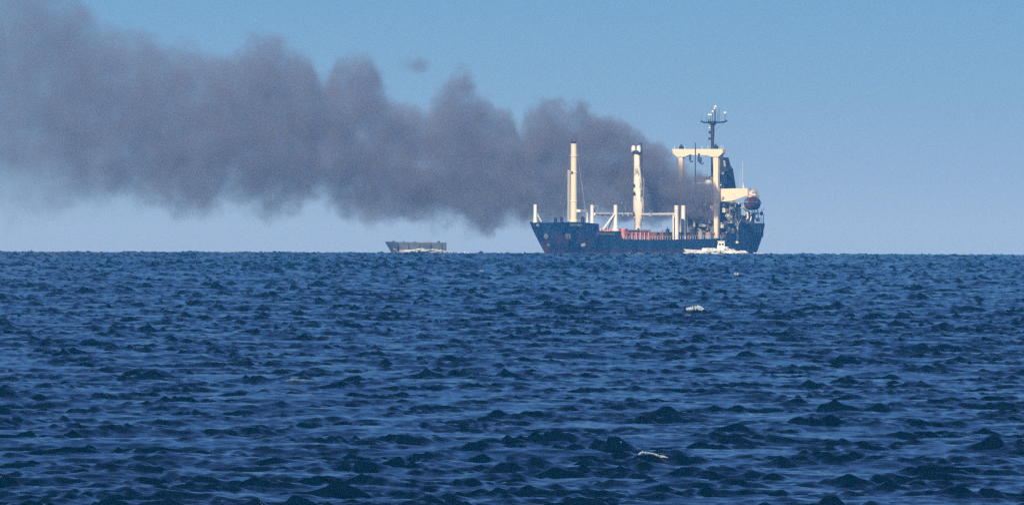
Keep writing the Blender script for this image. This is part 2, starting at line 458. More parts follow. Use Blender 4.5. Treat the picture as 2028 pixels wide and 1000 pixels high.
hull_patch('hawse_plate', oval(1064.5, 446, 3, 2.6), M['wallgrey'])
# anchor under the right-hand plate
a0, n0 = on_hull(1125, 470)
if a0:
    mb = MB(); a0 = a0 + n0 * .25
    mb.tube(a0 + Vector((0, 0, 1.0)), a0 - Vector((0, 0, .9)), .14, n=6)
    mb.tube(a0 - Vector((.8, 0, .5)), a0 - Vector((0, 0, .95)), .13, n=6); mb.tube(a0 - Vector((-.8, 0, .5)), a0 - Vector((0, 0, .95)), .13, n=6)
    mb.build('anchor', M['dark'], hull)
# weathered, unreadable name on the bow and along the side: rows of worn strokes
def smear(name, u0, u1, v0, hpx, count, slope):
    mb = MB(); r3 = random.Random(int(u0))
    u = u0
    for i in range(count):
        wd = (u1 - u0) / count; uu = u0 + i * wd
        hh = hpx * r3.uniform(.6, 1); vv = v0 + slope * (uu - u0)
        q = [on_hull(*p) for p in ((uu, vv), (uu + wd * r3.uniform(.45, .8), vv), (uu + wd * r3.uniform(.45, .8), vv + hh), (uu, vv + hh))]
        if any(a is None for a, _ in q): continue
        nn = q[0][1]; mb.prism([a + nn * .02 for a, _ in q], nn * .04)
    o = mb.build(name, M['wallgrey'], hull); o['kind'] = 'stuff'; return o
smear('faded_lettering', 1129, 1153, 443.5, 4.5, 8, .02)
smear('faded_lettering', 1182, 1219, 460.5, 4.0, 10, .05)

# rub rail / bulwark cap following the deck edge, port and starboard
for sgn in (1, -1):
    mb = MB(); last = None
    for xa in [0.4, 2, 4, 7, 10, 14, 18, 22, 25.5]:
        z = DECK(xa) + .02; p = Vector((-xa, sgn * HALF(xa, z), z))
        if last: mb.tube(last, p, .16, n=6)
        last = p
    mb.build('bulwark_cap', M['hull'], hull)

def post(name, u, v0, v1, y, wpx, mat, n=12, taper=.9, parent=ship, sink=.6):
    b = P(u, v1, y); t = P(u, v0, y); r = wpx * PXM / 2
    zt = b.z + (t.z - b.z)
    mb = MB(); mb.lathe((b.x, b.y, 0), [(r * 1.25, b.z - sink), (r * 1.25, b.z + .25), (r, b.z + .5), (r * taper, zt - .5), (r * .95, zt - .4), (r * .95, zt)], n)
    o = mb.build(name, mat, parent, True)
    return o, Vector((b.x, b.y, b.z)), Vector((b.x, b.y, zt))
def strut(name, p, q, wpx, mat, parent, n=8):
    mb = MB(); mb.tube(p, q, wpx * PXM / 2, n=n); return mb.build(name, mat, parent, True)

# --- foremast
m1, b1, t1 = post('foremast', 1136, 285, 438, 0, 13.5, M['cream'], 18, .86, sink=1.2)
rm = 13.5 * PXM / 2
mb = MB()
mb.box((t1.x, t1.y, t1.z + .35), (.9, 1.3, .7)); mb.tube((t1.x, -.75, t1.z), (t1.x, -.75, t1.z + 1.5), .12); mb.tube((t1.x, .75, t1.z), (t1.x, .75, t1.z + 1.4), .12); mb.tube((t1.x, .75, t1.z), (t1.x, .75, t1.z + 3.4), .05)
mb.build('mast_cap', M['dark'], m1)
mb = MB()
zl0, zl1 = b1.z, P(1136, 337, 0).z
mb.tube((b1.x + .5, -rm - .25, zl0), (b1.x + .5, -rm - .25, zl1), .09); mb.tube((b1.x + .5, -rm - .65, zl0), (b1.x + .5, -rm - .65, zl1), .09)
z = zl0
while z < zl1: mb.tube((b1.x + .5, -rm - .65, z), (b1.x + .5, -rm - .25, z), .05, n=5); z += .6
mb.build('ladder', M['white'], m1)
for vv in (310, 343, 400):
    mb = MB(); z = P(1136, vv, 0).z; mb.lathe((b1.x, 0, z), [(rm * 1.02, 0), (rm * 1.1, .05), (rm * 1.1, .3), (rm * 1.02, .35)], 18); mb.build('collar', M['white'], m1, True)
mb = MB(); z = P(1136, 343, 0).z; mb.box((b1.x + rm * .95, 0, z + .15), (.4, .7, .7)); mb.build('lamp_box', M['dark'], m1)
mb = MB(); a = P(1143, 418, 1); mb.prism([P(1142, 415, 1), P(1152, 415.5, 1), P(1158, 416.5, 1), P(1152, 419.5, 1), P(1142, 420, 1)], (.2, 1.4, 0)); mb.build('platform', M['white'], m1)
for (ua, va, ya, ub, vb, yb) in ((1142, 291, .6, 1161, 436, 6), (1143, 300, .6, 1163, 436, 7), (1132, 300, -.6, 1108, 412, -6), (1132, 320, -.6, 1113, 434, -6)):
    strut('stay_wire', P(ua, va, ya), P(ub, vb, yb), .45, M['wallgrey'], m1, 5)

# --- small gear on the forecastle
post('vent_post', 1163, 421, 438, 7.2, 3.0, M['white'], 8)
for (u, v0, v1, y, wd) in ((1100, 432, 437, -2, 5), (1112, 431, 436, 2, 4), (1154, 430, 437, 5, 6)):
    b = P(u, v1, y); t = P(u, v0, y); mb = MB(); mb.box((b.x, b.y, (b.z - .6 + t.z) / 2), (1.0, wd * PXM, t.z - b.z + .6)); mb.box((b.x + .2, b.y, t.z + .1), (.5, wd * PXM * .6, .3)); mb.build('windlass_house', M['dark'], ship)

# --- derrick posts with struts
o1, pb, pt = post('derrick_post', 1060, 405, 438, -5, 7, M['white'], 12, .95)
strut('strut', P(1061, 419, -5), P(1072, 439, -4), 3.2, M['white'], o1)
o2, pb2, pt2 = post('derrick_post', 1172.5, 406, 441, 7.2, 7, M['white'], 12, .95)
mb = MB()
c = P(1180.5, 413, 7.2)
for k in range(14):
    g0, g1 = 2 * math.pi * k / 14, 2 * math.pi * (k + 1) / 14
    mb.tube((c.x, c.y + .75 * math.cos(g0), c.z + .85 * math.sin(g0)), (c.x, c.y + .75 * math.cos(g1), c.z + .85 * math.sin(g1)), .16, n=6)
mb.build('hose_reel', M['wallgrey'], o2, True)
o3, pb3, pt3 = post('derrick_post', 1219, 406, 455, 7.6, 8, M['white'], 12, .95)
strut('strut', P(1217, 424, 7.6), P(1194, 455, 5.5), 4.2, M['white'], o3)
strut('strut', P(1217, 424, 7.6), P(1204, 455, 5.5), 2.4, M['wallgrey'], o3)
mb = MB(); mb.lathe((pb3.x, pb3.y, pb3.z - .4), [(1.1, 0), (1.1, .5), (.7, 1.6), (.6, 1.7)], 12); mb.build('foot', M['white'], o3, True)
o4, pb4, pt4 = post('derrick_post', 1339.5, 407, 475, 8.3, 9, M['white'], 12, .95)
strut('pipe', P(1333.5, 426, 8.3), P(1333.5, 475, 8.3), 3.6, M['white'], o4)
strut('pipe', P(1346.5, 416, 8.3), P(1346.5, 475, 8.3), 2.0, M['wallgrey'], o4)
o5, pb5, pt5 = post('derrick_post', 1353, 407, 470, 6.2, 9, M['white'], 12, .95)
strut('pipe', P(1360, 430, 6.2), P(1362, 470, 6.2), 2.0, M['wallgrey'], o5)
o6, pb6, pt6 = post('derrick_post', 1458.5, 431, 478, 9.2, 8, M['cream'], 12, .9)
strut('strut', P(1453, 444, 9.2), P(1437, 462, 9.2), 3.4, M['cream'], o6)
mb = MB(); mb.prism([P(1444, 433.5, 9.3), P(1457, 433.5, 9.3), P(1457, 439, 9.3), P(1446, 439, 9.3)], (0, .5, 0)); mb.build('bracket', M['white'], o6)

# --- stowed cargo boom between the posts
mb = MB(); mb.tube(P(1177, 424, 4), P(1252, 424.5, 3), .42, .42, 10); boom = mb.build('cargo_boom', M['white'], ship, True)
mb = MB(); mb.tube(P(1268, 425, 3), P(1336, 424.5, 7.6), .40, .46, 10); boom2 = mb.build('cargo_boom', M['white'], ship, True)
for u in (1192, 1206, 1232, 1243):
    p = P(u, 424.4, 3.5); mb = MB(); mb.box(p, (.3, 1.05, 1.05)); mb.build('clamp', M['wallgrey'], boom)
for u in (1288, 1310, 1325):
    p = P(u, 424.8, 5); mb = MB(); mb.box(p, (.3, 1.05, 1.05)); mb.build('clamp', M['wallgrey'], boom2)
mb = MB(); mb.tube(P(1231, 402, 2), P(1246, 402.5, 2), .18, n=6); mb.tube(P(1238, 402, 2), P(1239, 424, 2), .07, n=6); mb.build('lamp_bar', M['wallgrey'], ship)

# --- midship crane tower (scorched)
def tower():
    y = 0; px = PXM / 2
    cb = P(1262, 462, y)
    prof = [(462, 14, 1263.5), (440, 14.5, 1263.5), (438, 17, 1264), (427, 18, 1264), (425, 21, 1264), (400, 21.5, 1264), (382, 20.5, 1264), (368, 18, 1263), (350, 15.5, 1262.3), (332, 13.5, 1261.5), (306, 12, 1260.5)]
    vs = []; n = 18; fs = []
    for (v, wd, uc) in prof:
        c = P(uc, v, 0)
        for k in range(n):
            g = 2 * math.pi * k / n
            vs.append((cb.x + wd * px * .8 * math.cos(g), c.y + (uc - 1262) * PXM / .88 + wd * px * math.sin(g), c.z))
    for i in range(len(prof) - 1):
        for k in range(n): fs.append((i * n + k, i * n + (k + 1) % n, (i + 1) * n + (k + 1) % n, (i + 1) * n + k))
    fs += [tuple(range(n)), tuple(range((len(prof) - 1) * n, len(prof) * n))]
    mb = MB(); mb.add(vs, fs); t = mb.build('crane_tower', M['mast2'], ship, True)
    for uc in (1254.2, 1264.5):
        c = P(uc, 296, 0); mb = MB(); mb.lathe((cb.x, (uc - 1262) * PXM / .88, c.z - 1.15), [(.3, 0), (.68, .35), (.72, 1.6), (.55, 2.2), (.2, 2.4)], 12); mb.build('sheave_housing', M['white'], t, True)
    c = P(1259, 306, 0); mb = MB(); mb.box((cb.x, -.35, c.z + .55), (1.4, 2.2, 1.3)); mb.build('head_block', M['dark'], t)
    c = P(1269, 320, 0); mb = MB()
    zt, zb = P(1269, 284, 0).z, P(1269, 345, 0).z
    mb.tube((cb.x - .6, 1.15, zb), (cb.x - .6, 1.15, zt), .28, n=8); mb.tube((cb.x - .6, .2, zt - .2), (cb.x - .6, 1.15, zt), .14, n=6); mb.build('exhaust_pipe', M['dark'], t, True)
    for (u, v, s) in ((1259, 367, 5), (1260, 383, 6), (1258.5, 423, 6)):
        c = P(u, v, 0); mb = MB(); w2 = s * px
        mb.box((cb.x + 1.35 if v != 423 else cb.x + 1.5, (u - 1262) * PXM / .88, c.z), (.5, w2 * 1.2, w2 * 2)); mb.box((cb.x + 1.5, (u - 1262) * PXM / .88, c.z - w2 * .6), (.5, w2 * 2.2, w2 * .7)); mb.build('hatch_opening', M['dark'], t)
    for vv in (352, 395):
        c = P(1268, vv, 0); mb = MB(); mb.tube((cb.x - .3, 2.05, c.z), (cb.x - .3, 2.05, c.z - 6), .12, n=6); mb.build('hydraulic_pipe', M['wallgrey'], t)
tower()

# --- hatch coamings (red) on the main deck
def coaming(name, xa0, xa1, zb, zt, yw, mat):
    mb = MB(); mb.box((-(xa0 + xa1) / 2, 0, (zb + zt) / 2), (xa1 - xa0, yw * 2, zt - zb)); o = mb.build(name, mat, ship)
    for sgn in (1, -1):
        n = int((xa1 - xa0) / 2.6)
        for k in range(n):
            x = -(xa0 + (k + .5) * (xa1 - xa0) / n)
            mb = MB(); mb.box((x, sgn * (yw + .14), (zb + zt) / 2 - .1), (.28, .28, zt - zb - .2)); mb.build('stiffener', mat, o)
    n = max(1, int((xa1 - xa0) / 6))
    for k in range(n):
        mb = MB(); x0 = xa0 + k * (xa1 - xa0) / n
        mb.box((-(x0 + (xa1 - xa0) / n / 2), 0, zt + .22), ((xa1 - xa0) / n - .2, yw * 2 + .3, .40)); mb.build('hatch_cover', M['deck'] if k % 3 == 1 else mat, o)
    return o
coaming('hatch_coaming', 43, 66, 4.6, 7.4, 7.0, M['red'])
coaming('hatch_coaming', 71, 106, 4.6, 6.5, 6.6, M['deck'])
coaming('deck_locker', 45.2, 47.4, 4.6, 7.9, 8.4, M['red'])
# rail along the main deck edge
mb = MB()
x = 43.0
while x < 116: mb.tube((-x, 9.3, DECK(x) - .05), (-x, 9.3, DECK(x) + 1.05), .05, n=5); x += 1.8
for h in (.55, 1.05): mb.tube((-43, 9.3, DECK(43) + h), (-115, 9.3, DECK(115) + h), .045, n=5)
mb.build('deck_railing', M['white'], ship)
mb = MB(); x = 27.0
while x < 40: mb.tube((-x, HALF(x, 7.5) - .2, 7.5), (-x, HALF(x, 7.5) - .2, 8.5), .05, n=5); x += 1.6
mb.tube((-27, HALF(27, 7.5) - .2, 8.5), (-40, HALF(40, 7.5) - .2, 8.5), .045, n=5); mb.build('deck_railing', M['white'], ship)
rr = random.Random(3)
for (u, v0, v1, y, wd, mat) in ((1312, 461, 473, 8, 8, 'deck'), (1322, 455, 473, 7.5, 5, 'dark'), (1372, 455, 472, 8, 9, 'dark'), (1388, 460, 474, 8, 8, 'wallgrey'), (1404, 464, 475, 8.5, 10, 'wallgrey'), (1412, 452, 474, 7.5, 6, 'house'), (1436, 463, 476, 9, 9, 'dark')):
    b = P(u, v1, y); t = P(u, v0, y)
    mb = MB(); mb.box((b.x, b.y, (b.z + t.z) / 2 - .2), (1.2, wd * PXM, t.z - b.z + .4)); mb.box((b.x, b.y, t.z + .1), (1.5, wd * PXM * 1.1, .2)); mb.tube((b.x, b.y, t.z), (b.x, b.y, t.z + .9), .15, n=6)
    mb.build('deck_box', M[mat], ship)
mb = MB(); mb.prism([P(1404, 460, 8.8), P(1438, 460.5, 8.8), P(1438, 464, 8.8), P(1404, 463, 8.8)], (0, -1.0, 0)); mb.build('red_gangway', M['red'], ship)

# --- goalpost gantry
XG = 109.2
gan = empty('gantry', (-XG, 0, 0)); gan.parent = ship
def G(u, v): return PX(u, v, XG)
def gpart(name, pts, mat, depth=1.5):
    mb = MB(); mb.prism([p - Vector((-XG, 0, 0)) + Vector((depth / 2, 0, 0)) for p in pts], (-depth, 0, 0)); return mb.build(name, mat, gan)
beam = gpart('crossbeam', [G(1334, 295.5), G(1434, 295.5), G(1434, 303), G(1425, 311), G(1413, 311), G(1403, 307.5), G(1368, 307), G(1357, 311), G(1344, 311), G(1335, 304)], M['cream'], 2.0)
gpart('leg', [G(1345.5, 310), G(1353.5, 310), G(1352.5, 472), G(1346.5, 472)], M['cream'], 1.3)
gpart('leg', [G(1414, 310), G(1424, 310), G(1422.5, 472), G(1416, 472)], M['cream'], 1.3)
for (u, v0, v1, wd) in ((1349, 290, 296, 7), (1417, 289, 296, 8)):
    a, b = G(u, v0), G(u, v1); mb = MB(); mb.box((0, a.y, (a.z + b.z) / 2), (1.4, wd * PXM, a.z - b.z)); mb.tube((0, a.y - .3, a.z), (0, a.y + .3, a.z + .5), .25, n=6); mb.build('winch', M['dark'], gan)
for u in (1336, 1344, 1356, 1390, 1402, 1428, 1432):
    a = G(u, 296); mb = MB(); mb.tube((0, a.y, a.z - .1), (0, a.y, a.z + 1.2), .06, n=5); mb.build('rail_post', M['white'], gan)
for (u, v0, v1) in ((1371, 306, 318), (1388, 304, 319), (1392, 312, 322)):
    a, b = G(u, v0), G(u, v1); mb = MB(); mb.tube((1.35, a.y, a.z), (1.35, b.y - .2, b.z), .3, .36, 8)
    for k in range(6):
        g0, g1 = math.pi * k / 6, math.pi * (k + 1) / 6
        mb.tube((1.35, b.y + .35 - .55 * math.cos(g0), b.z - .5 * math.sin(g0)), (1.35, b.y + .35 - .55 * math.cos(g1), b.z - .5 * math.sin(g1)), .17, n=6)
    mb.build('hook_block', M['dark'], gan, True)
mb = MB(); a, b = G(1380.5, 283), G(1380.5, 440); mb.tube((1.25, a.y, a.z), (1.25, b.y, b.z), .16, .24, 8); mb.build('hoist_pole', M['dark'], gan)
# crane cab with a rounded roof hung between the legs
c = G(1404, 361)
mb = MB(); mb.ball((.2, c.y, c.z - .2), 1.35, 12, 6, (.8, 1.0, .75)); cab = mb.build('crane_cab', M['white'], gan, True)
mb = MB(); a, b = G(1372, 363.5), G(1412, 362.5); mb.tube((.2, a.y, a.z), (.2, b.y, b.z), .2, n=6); mb.build('catwalk', M['white'], gan)
for (u, v, s) in ((1378, 386, 5), (1390, 380, 6), (1404, 392, 7), (1395, 405, 6), (1368, 398, 6), (1385, 418, 8), (1400, 428, 6), (1408, 410, 6), (1372, 440, 8), (1394, 447, 7)):
    c = G(u, v); mb = MB(); mb.box((rr.uniform(-2.5, -.5), c.y, c.z), (1.0, s * PXM * rr.uniform(.7, 1.5), s * PXM * rr.uniform(.6, 1.2))); mb.box((rr.uniform(-2.5, -.5), c.y + .3, c.z - .5), (.6, s * PXM * .5, s * PXM * 1.6)); mb.build('wrecked_fitting', M['soot'], gan)
for (ua, va, ub, vb) in ((1350, 352, 1416, 400), (1352, 402, 1416, 352), (1350, 440, 1416, 402), (1352, 402, 1416, 440), (1350, 402, 1418, 402)):
    a, b = G(ua, va), G(ub, vb); mb = MB(); mb.tube((-1.5, a.y, a.z), (-1.5, b.y, b.z), .22, n=6); mb.build('brace', M['house'], gan)

# --- deckhouse and bridge
hs = empty('deckhouse', (-122, 0, 0)); hs.parent = ship
def HB(name, xa0, xa1, y0, y1, z0, z1, mat):
    mb = MB(); mb.box((122 - (xa0 + xa1) / 2, (y0 + y1) / 2, (z0 + z1) / 2), (xa1 - xa0, y1 - y0, z1 - z0)); return mb.build(name, mat, hs)
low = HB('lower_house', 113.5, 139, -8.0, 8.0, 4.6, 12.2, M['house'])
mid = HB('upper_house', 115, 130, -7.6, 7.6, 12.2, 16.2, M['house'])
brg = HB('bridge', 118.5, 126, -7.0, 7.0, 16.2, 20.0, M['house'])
for z in (9.7, 12.2, 16.15):
    HB('deck_edge', 112.9, 133.6, -8.6, 8.6, z - .12, z + .12, M['wallgrey'])
HB('bridge_roof', 118.0, 126.6, -7.5, 7.5, 20.0, 20.25, M['soot'])
def win(parent, x, y, z, wy, wz, mat='glass'):
    mb = MB(); mb.box((x, y, z), (.06, wy, wz)); o = mb.build('window', M[mat], parent)
    mb = MB(); t = .1
    for dy in (-wy / 2 - t / 2, wy / 2 + t / 2): mb.box((x + .03, y + dy, z), (.14, t, wz + 2 * t))
    for dz in (-wz / 2 - t / 2, wz / 2 + t / 2): mb.box((x + .028, y, z + dz), (.12, wy, t))
    mb.build('frame', M['soot'], o)
for k in range(7): win(brg, 122 - 118.5 + .03, -6 + k * 2.0, 18.9, 1.3, 1.0)
for k in range(6): win(mid, 122 - 115 + .03, -6 + k * 2.4, 14.4, .8, .9)
for k in range(6): win(low, 122 - 113.5 + .03, -6.2 + k * 2.45, 10.9, .8, .9)
# bright wing of the bridge, reaching out over the port side
XB = 111.6
mb = MB(); mb.prism([PX(u, v, XB) - Vector((-122, 0, 0)) for (u, v) in ((1426, 374), (1480.5, 373), (1481, 386.5), (1462, 393.5), (1449, 398), (1426, 399.5))], (-.35, 0, 0))
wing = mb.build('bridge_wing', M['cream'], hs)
e = PX(1480, 380, XB); 
HB('wing_deck', 112.0, 119.5, 6.0, e.y - .1, 16.6, 16.85, M['wallgrey'])
mb = MB(); mb.prism([PX(u, v, XB) - Vector((-122, 0, 0)) + Vector((.02, 0, 0)) for (u, v) in ((1431, 388), (1435, 391), (1434, 396), (1430, 397))], (.08, 0, 0)); mb.build('scorch_plate', M['wallgrey'], wing)
mb = MB(); c = PX(1467, 371, XB) - Vector((-122, 0, 0)); mb.lathe((c.x - 2, c.y, c.z - .6), [(.35, 0), (.35, .5), (.12, 1.0), (.08, 2)], 8); mb.build('aerial_base', M['white'], wing)
mb = MB(); t = PX(1468.5, 318, XB) - Vector((-122, 0, 0)); mb.tube((c.x - 1, c.y, c.z), (t.x - 1, t.y, t.z), .07, .04, 6); mb.tube((c.x - 1, c.y - .9, c.z), (c.x - 1, c.y - .7, c.z + 5), .05, .03, 6); mb.build('whip_aerial', M['white'], wing)
# burnt-out clutter on the house front and along the port side deck
cr = random.Random(21)
for k in range(64):
    u = cr.uniform(1360, 1412) if k < 36 else cr.uniform(1427, 1468); v = cr.uniform(352, 462) if k < 36 else cr.uniform(402, 458)
    c = PX(u, v, cr.uniform(111.2, 113.0)) - Vector((-122, 0, 0)); a_ = cr.uniform(.5, 1.9); mb = MB()
    mt_ = cr.choice(['soot', 'soot', 'house', 'dark', 'wallgrey', 'white'] if k % 3 else ['soot', 'dark', 'house'])
    q = cr.random()
    if q < .35: mb.box(c, (.8, a_, a_ * cr.uniform(.5, 1.3)), cr.uniform(-.3, .3)); mb.box(c + Vector((.3, 0, a_ * .6)), (.5, a_ * .5, .4))
    elif q < .7: mb.tube(c - Vector((0, cr.uniform(-1, 1), a_)), c + Vector((0, cr.uniform(-1, 1), a_)), .14, .1, 6)
    else: mb.lathe(c - Vector((0, 0, a_ * .5)), [(a_ * .25, 0), (a_ * .34, a_ * .2), (a_ * .34, a_ * .8), (a_ * .1, a_)], 9)
    mb.build('deck_fitting', M[mt_], hs)
for k in range(16):
    u, v = cr.uniform(1462, 1508), cr.uniform(418, 440); c = P(u, v, 8.0) - Vector((-122, 0, 0)); mb = MB(); a_ = cr.uniform(.5, 1.3)
    mb.box(c, (a_ * 1.4, .5, a_)); mb.tube(c, c + Vector((0, .2, a_ * 1.3)), .12, n=6); mb.build('poop_fitting', M[cr.choice(['white', 'soot', 'wallgrey', 'dark'])], hs)
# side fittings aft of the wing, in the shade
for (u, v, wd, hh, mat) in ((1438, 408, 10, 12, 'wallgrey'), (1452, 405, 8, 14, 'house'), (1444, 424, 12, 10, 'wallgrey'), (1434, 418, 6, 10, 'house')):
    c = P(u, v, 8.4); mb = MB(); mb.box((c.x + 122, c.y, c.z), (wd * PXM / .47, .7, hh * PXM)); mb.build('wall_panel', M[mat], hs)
# --- funnel with slanted side
mb = MB()
XF = 125
mb.prism([PX(u, v, XF) - Vector((-122, 0, 0)) for (u, v) in ((1410, 312), (1432, 312), (1436, 328), (1441, 335), (1447, 374), (1408, 374))], (-4, 0, 0)); fun = mb.build('funnel', M['dark'], hs)
for (pts, mt_) in (([(1427, 352), (1431, 341), (1439, 345), (1440, 360), (1433, 368)], 'wallgrey'), ([(1433, 318), (1436, 318), (1438, 330), (1434, 330)], 'wallgrey'), ([(1426, 361), (1430, 358), (1431, 366), (1427, 368)], 'white')):
    mb = MB(); mb.prism([PX(u, v, XF - .02) - Vector((-122, 0, 0)) for (u, v) in pts], (.15, 0, 0)); mb.build('funnel_plate', M[mt_], fun)
for (u, v) in ((1430, 312), (1424, 312)):
    c = PX(u, v, XF + 2) - Vector((-122, 0, 0)); mb = MB(); mb.tube(c - Vector((0, 0, .5)), c + Vector((0, 0, 1.0)), .4, n=8); mb.build('exhaust_stack', M['dark'], fun, True)
# --- radar mast
XR = 119.5
def A(u, v): return PX(u, v, XR) - Vector((-XR, 0, 0))
ra = empty('radar_mast', (-XR, 0, 0)); ra.parent = ship
mb = MB(); a, b = A(1412, 378), A(1411.5, 244); mb.tube(a, A(1411, 292), .62, .5, 12); mb.tube(A(1411, 292), b, .48, .62, 12); mb.build('pole', M['dark'], ra, True)
mb = MB(); mb.lathe(A(1412, 250), [(.5, 0), (1.3, 1.0), (1.4, 1.35), (1.2, 1.6)], 12); mb.build('crows_nest', M['dark'], ra, True)
yard = MB(); pts = [(1388, 240.5), (1394, 242.5), (1403, 243.5), (1412, 243.5), (1424, 243), (1433, 242), (1440, 239.5)]
for p, q in zip(pts[:-1], pts[1:]): yard.tube(A(*p), A(*q), .26, n=6)
yard = yard.build('yard', M['dark'], ra, True)
for (u, v0, v1, r) in ((1389, 232, 241, .06), (1399, 229, 243, .06), (1403, 236, 243, .2), (1416, 216, 244, .26), (1424, 218, 243, .09), (1421, 222, 243, .07), (1436, 226, 242, .11), (1411, 224, 243, .12), (1407, 231, 243, .12), (1425, 212, 220, .05), (1410, 211, 220, .05)):
    mb = MB(); mb.tube(A(u, v1), A(u, v0), r, r * .7, 6); mb.build('aerial', M['dark'], ra)
for (u, v, r) in ((1417, 212, .50), (1415, 216, .35), (1411.5, 221.5, .46), (1404, 228, .42), (1408, 228, .40), (1436, 224, .48), (1405, 254, .35)):
    mb = MB(); mb.ball(A(u, v), r, 10, 6); mb.build('radome', M['white'], ra, True)
mb = MB(); mb.prism([A(u, v) for (u, v) in ((1403, 260), (1412, 262), (1412, 270), (1407, 266), (1403, 264))], (-1.0, 0, 0)); mb.build('radar_platform', M['dark'], ra)
mb = MB(); mb.box(A(1405, 275), (.5, .6, .8)); mb.tube(A(1405, 275), A(1411, 276), .08, n=5); mb.build('signal_lamp', M['dark'], ra)
for (ua, va, ub, vb) in ((1390, 241, 1411, 262), (1438, 240, 1412, 262)):
    mb = MB(); mb.tube(A(ua, va), A(ub, vb), .035, n=4); mb.build('stay_wire', M['dark'], ra)

# --- poop: ribbed green plating, davits, stern gear
mb = MB()
for k in range(8):
    u = 1474 + k * 4.6; p, nn = on_hull(u, 452)
    if p: mb.box(p + nn * .06, (.5, .3, 3.0))
mb.build('poop_rib', M['greenhull'], hull)
q = [on_hull(u, v) for (u, v) in ((1472, 446), (1506, 447), (1507, 463), (1490, 466), (1472, 464))]
if all(a for a, _ in q):
    mb = MB(); nn = q[0][1]; mb.prism([a + nn * .05 for a, _ in q], nn * .1); mb.build('mooring_recess', M['greenhull'], hull)
mb = MB(); mb.tube(P(1513, 412, 7.2), P(1510.5, 470, 7.2), .12, .2, 6); mb.tube(P(1513, 412, 7.2), P(1505, 436, 7.2), .08, n=5); mb.build('flagstaff', M['wallgrey'], ship)
mb = MB()
for k in range(9):
    u = 1486 + k * 3.2; p = P(u, 439, 8.2); mb.tube((p.x, p.y, 9.6), (p.x, p.y, 11.2), .06, n=5)
a, b = P(1486, 439, 8.2), P(1511, 439, 8.2); mb.tube((a.x, 8.2, 11.2), (b.x, 8.2, 11.2), .06, n=5); mb.tube((a.x, 8.2, 10.4), (b.x, 8.2, 10.4), .05, n=5); mb.build('stern_railing', M['white'], ship)
for (u0, v0, u1, v1, wd) in ((1463, 438, 1463.5, 414, 5), (1463, 414, 1472, 411, 3.2), (1472, 411, 1480, 419, 4), (1480, 419, 1481, 432, 4), (1481, 432, 1474, 438, 4), (1463, 438, 1476, 438, 4), (1486, 438, 1490, 418, 2.4), (1496, 438, 1494, 418, 2.4), (1503, 438, 1500, 415, 2.2)):
    strut('davit_arm', P(u0, v0, 9.3), P(u1, v1, 9.3), wd, M['white'], ship, 8)
mb = MB(); c = P(1491, 383, 8.6); mb.ball(c, 1.3, 12, 6, (1.5, .9, .95)); mb.box(c + Vector((1.8, .3, -.2)), (.9, 1.2, 1.3)); mb.build('davit_winch', M['pinktop'], ship, True)
mb = MB(); mb.box(P(1485, 380, 8.0), (1.2, .5, 2.2)); mb.build('davit_head', M['wallgrey'], ship)
mb = MB(); mb.tube(P(1498, 376, 8.6), P(1505, 390, 9.4), .2, n=6); mb.build('davit_arm', M['wallgrey'], ship)

# --- lifeboat (hangs from the davits: a thing of its own)
lb = empty('lifeboat', SM @ P(1490, 402, 10.2), SROT)
lb.scale = (1.25, 1.25, 1.2)
tag(lb, 'dark maroon enclosed lifeboat hanging at the stern of the cargo ship', 'lifeboat')
mb = MB(); vs = []; n = 14
secs = [(-3.7, .15, .4), (-3.2, .9, .8), (-2.2, 1.35, 1.0), (0, 1.55, 1.08), (2.2, 1.35, 1.0), (3.2, .85, .8), (3.7, .15, .35)]
for (x, b, h) in secs:
    for k in range(n):
        g = 2 * math.pi * k / n; yy, zz = math.cos(g), math.sin(g)
        vs.append((x, b * yy, zz * h * (1.9 if zz < 0 else 1.5)))
fs = [(i * n + k, i * n + (k + 1) % n, (i + 1) * n + (k + 1) % n, (i + 1) * n + k) for i in range(len(secs) - 1) for k in range(n)] + [tuple(range(n)), tuple(range((len(secs) - 1) * n, len(secs) * n))]
mb.add(vs, fs); mb.build('boat_body', M['maroon'], lb, True)
mb = MB(); mb.box((0, 0, 1.8), (4.2, 1.6, .5)); mb.box((-1.4, 0, 2.2), (1.0, 1.0, .5)); mb.build('canopy', M['pinktop'], lb)
mb = MB(); mb.tube((-3.6, 0, .1), (-3.6, 0, 2.6), .08, n=6); mb.build('fall_wire', M['wallgrey'], lb)
mb = MB(); mb.tube((3.5, 0, .1), (3.5, 0, 2.6), .08, n=6); mb.build('fall_wire', M['wallgrey'], lb)
mb = MB(); mb.tube((-3.3, 1.0, 0), (3.3, 1.0, 0), .1, n=6); mb.build('grab_rail', M['dark'], lb)

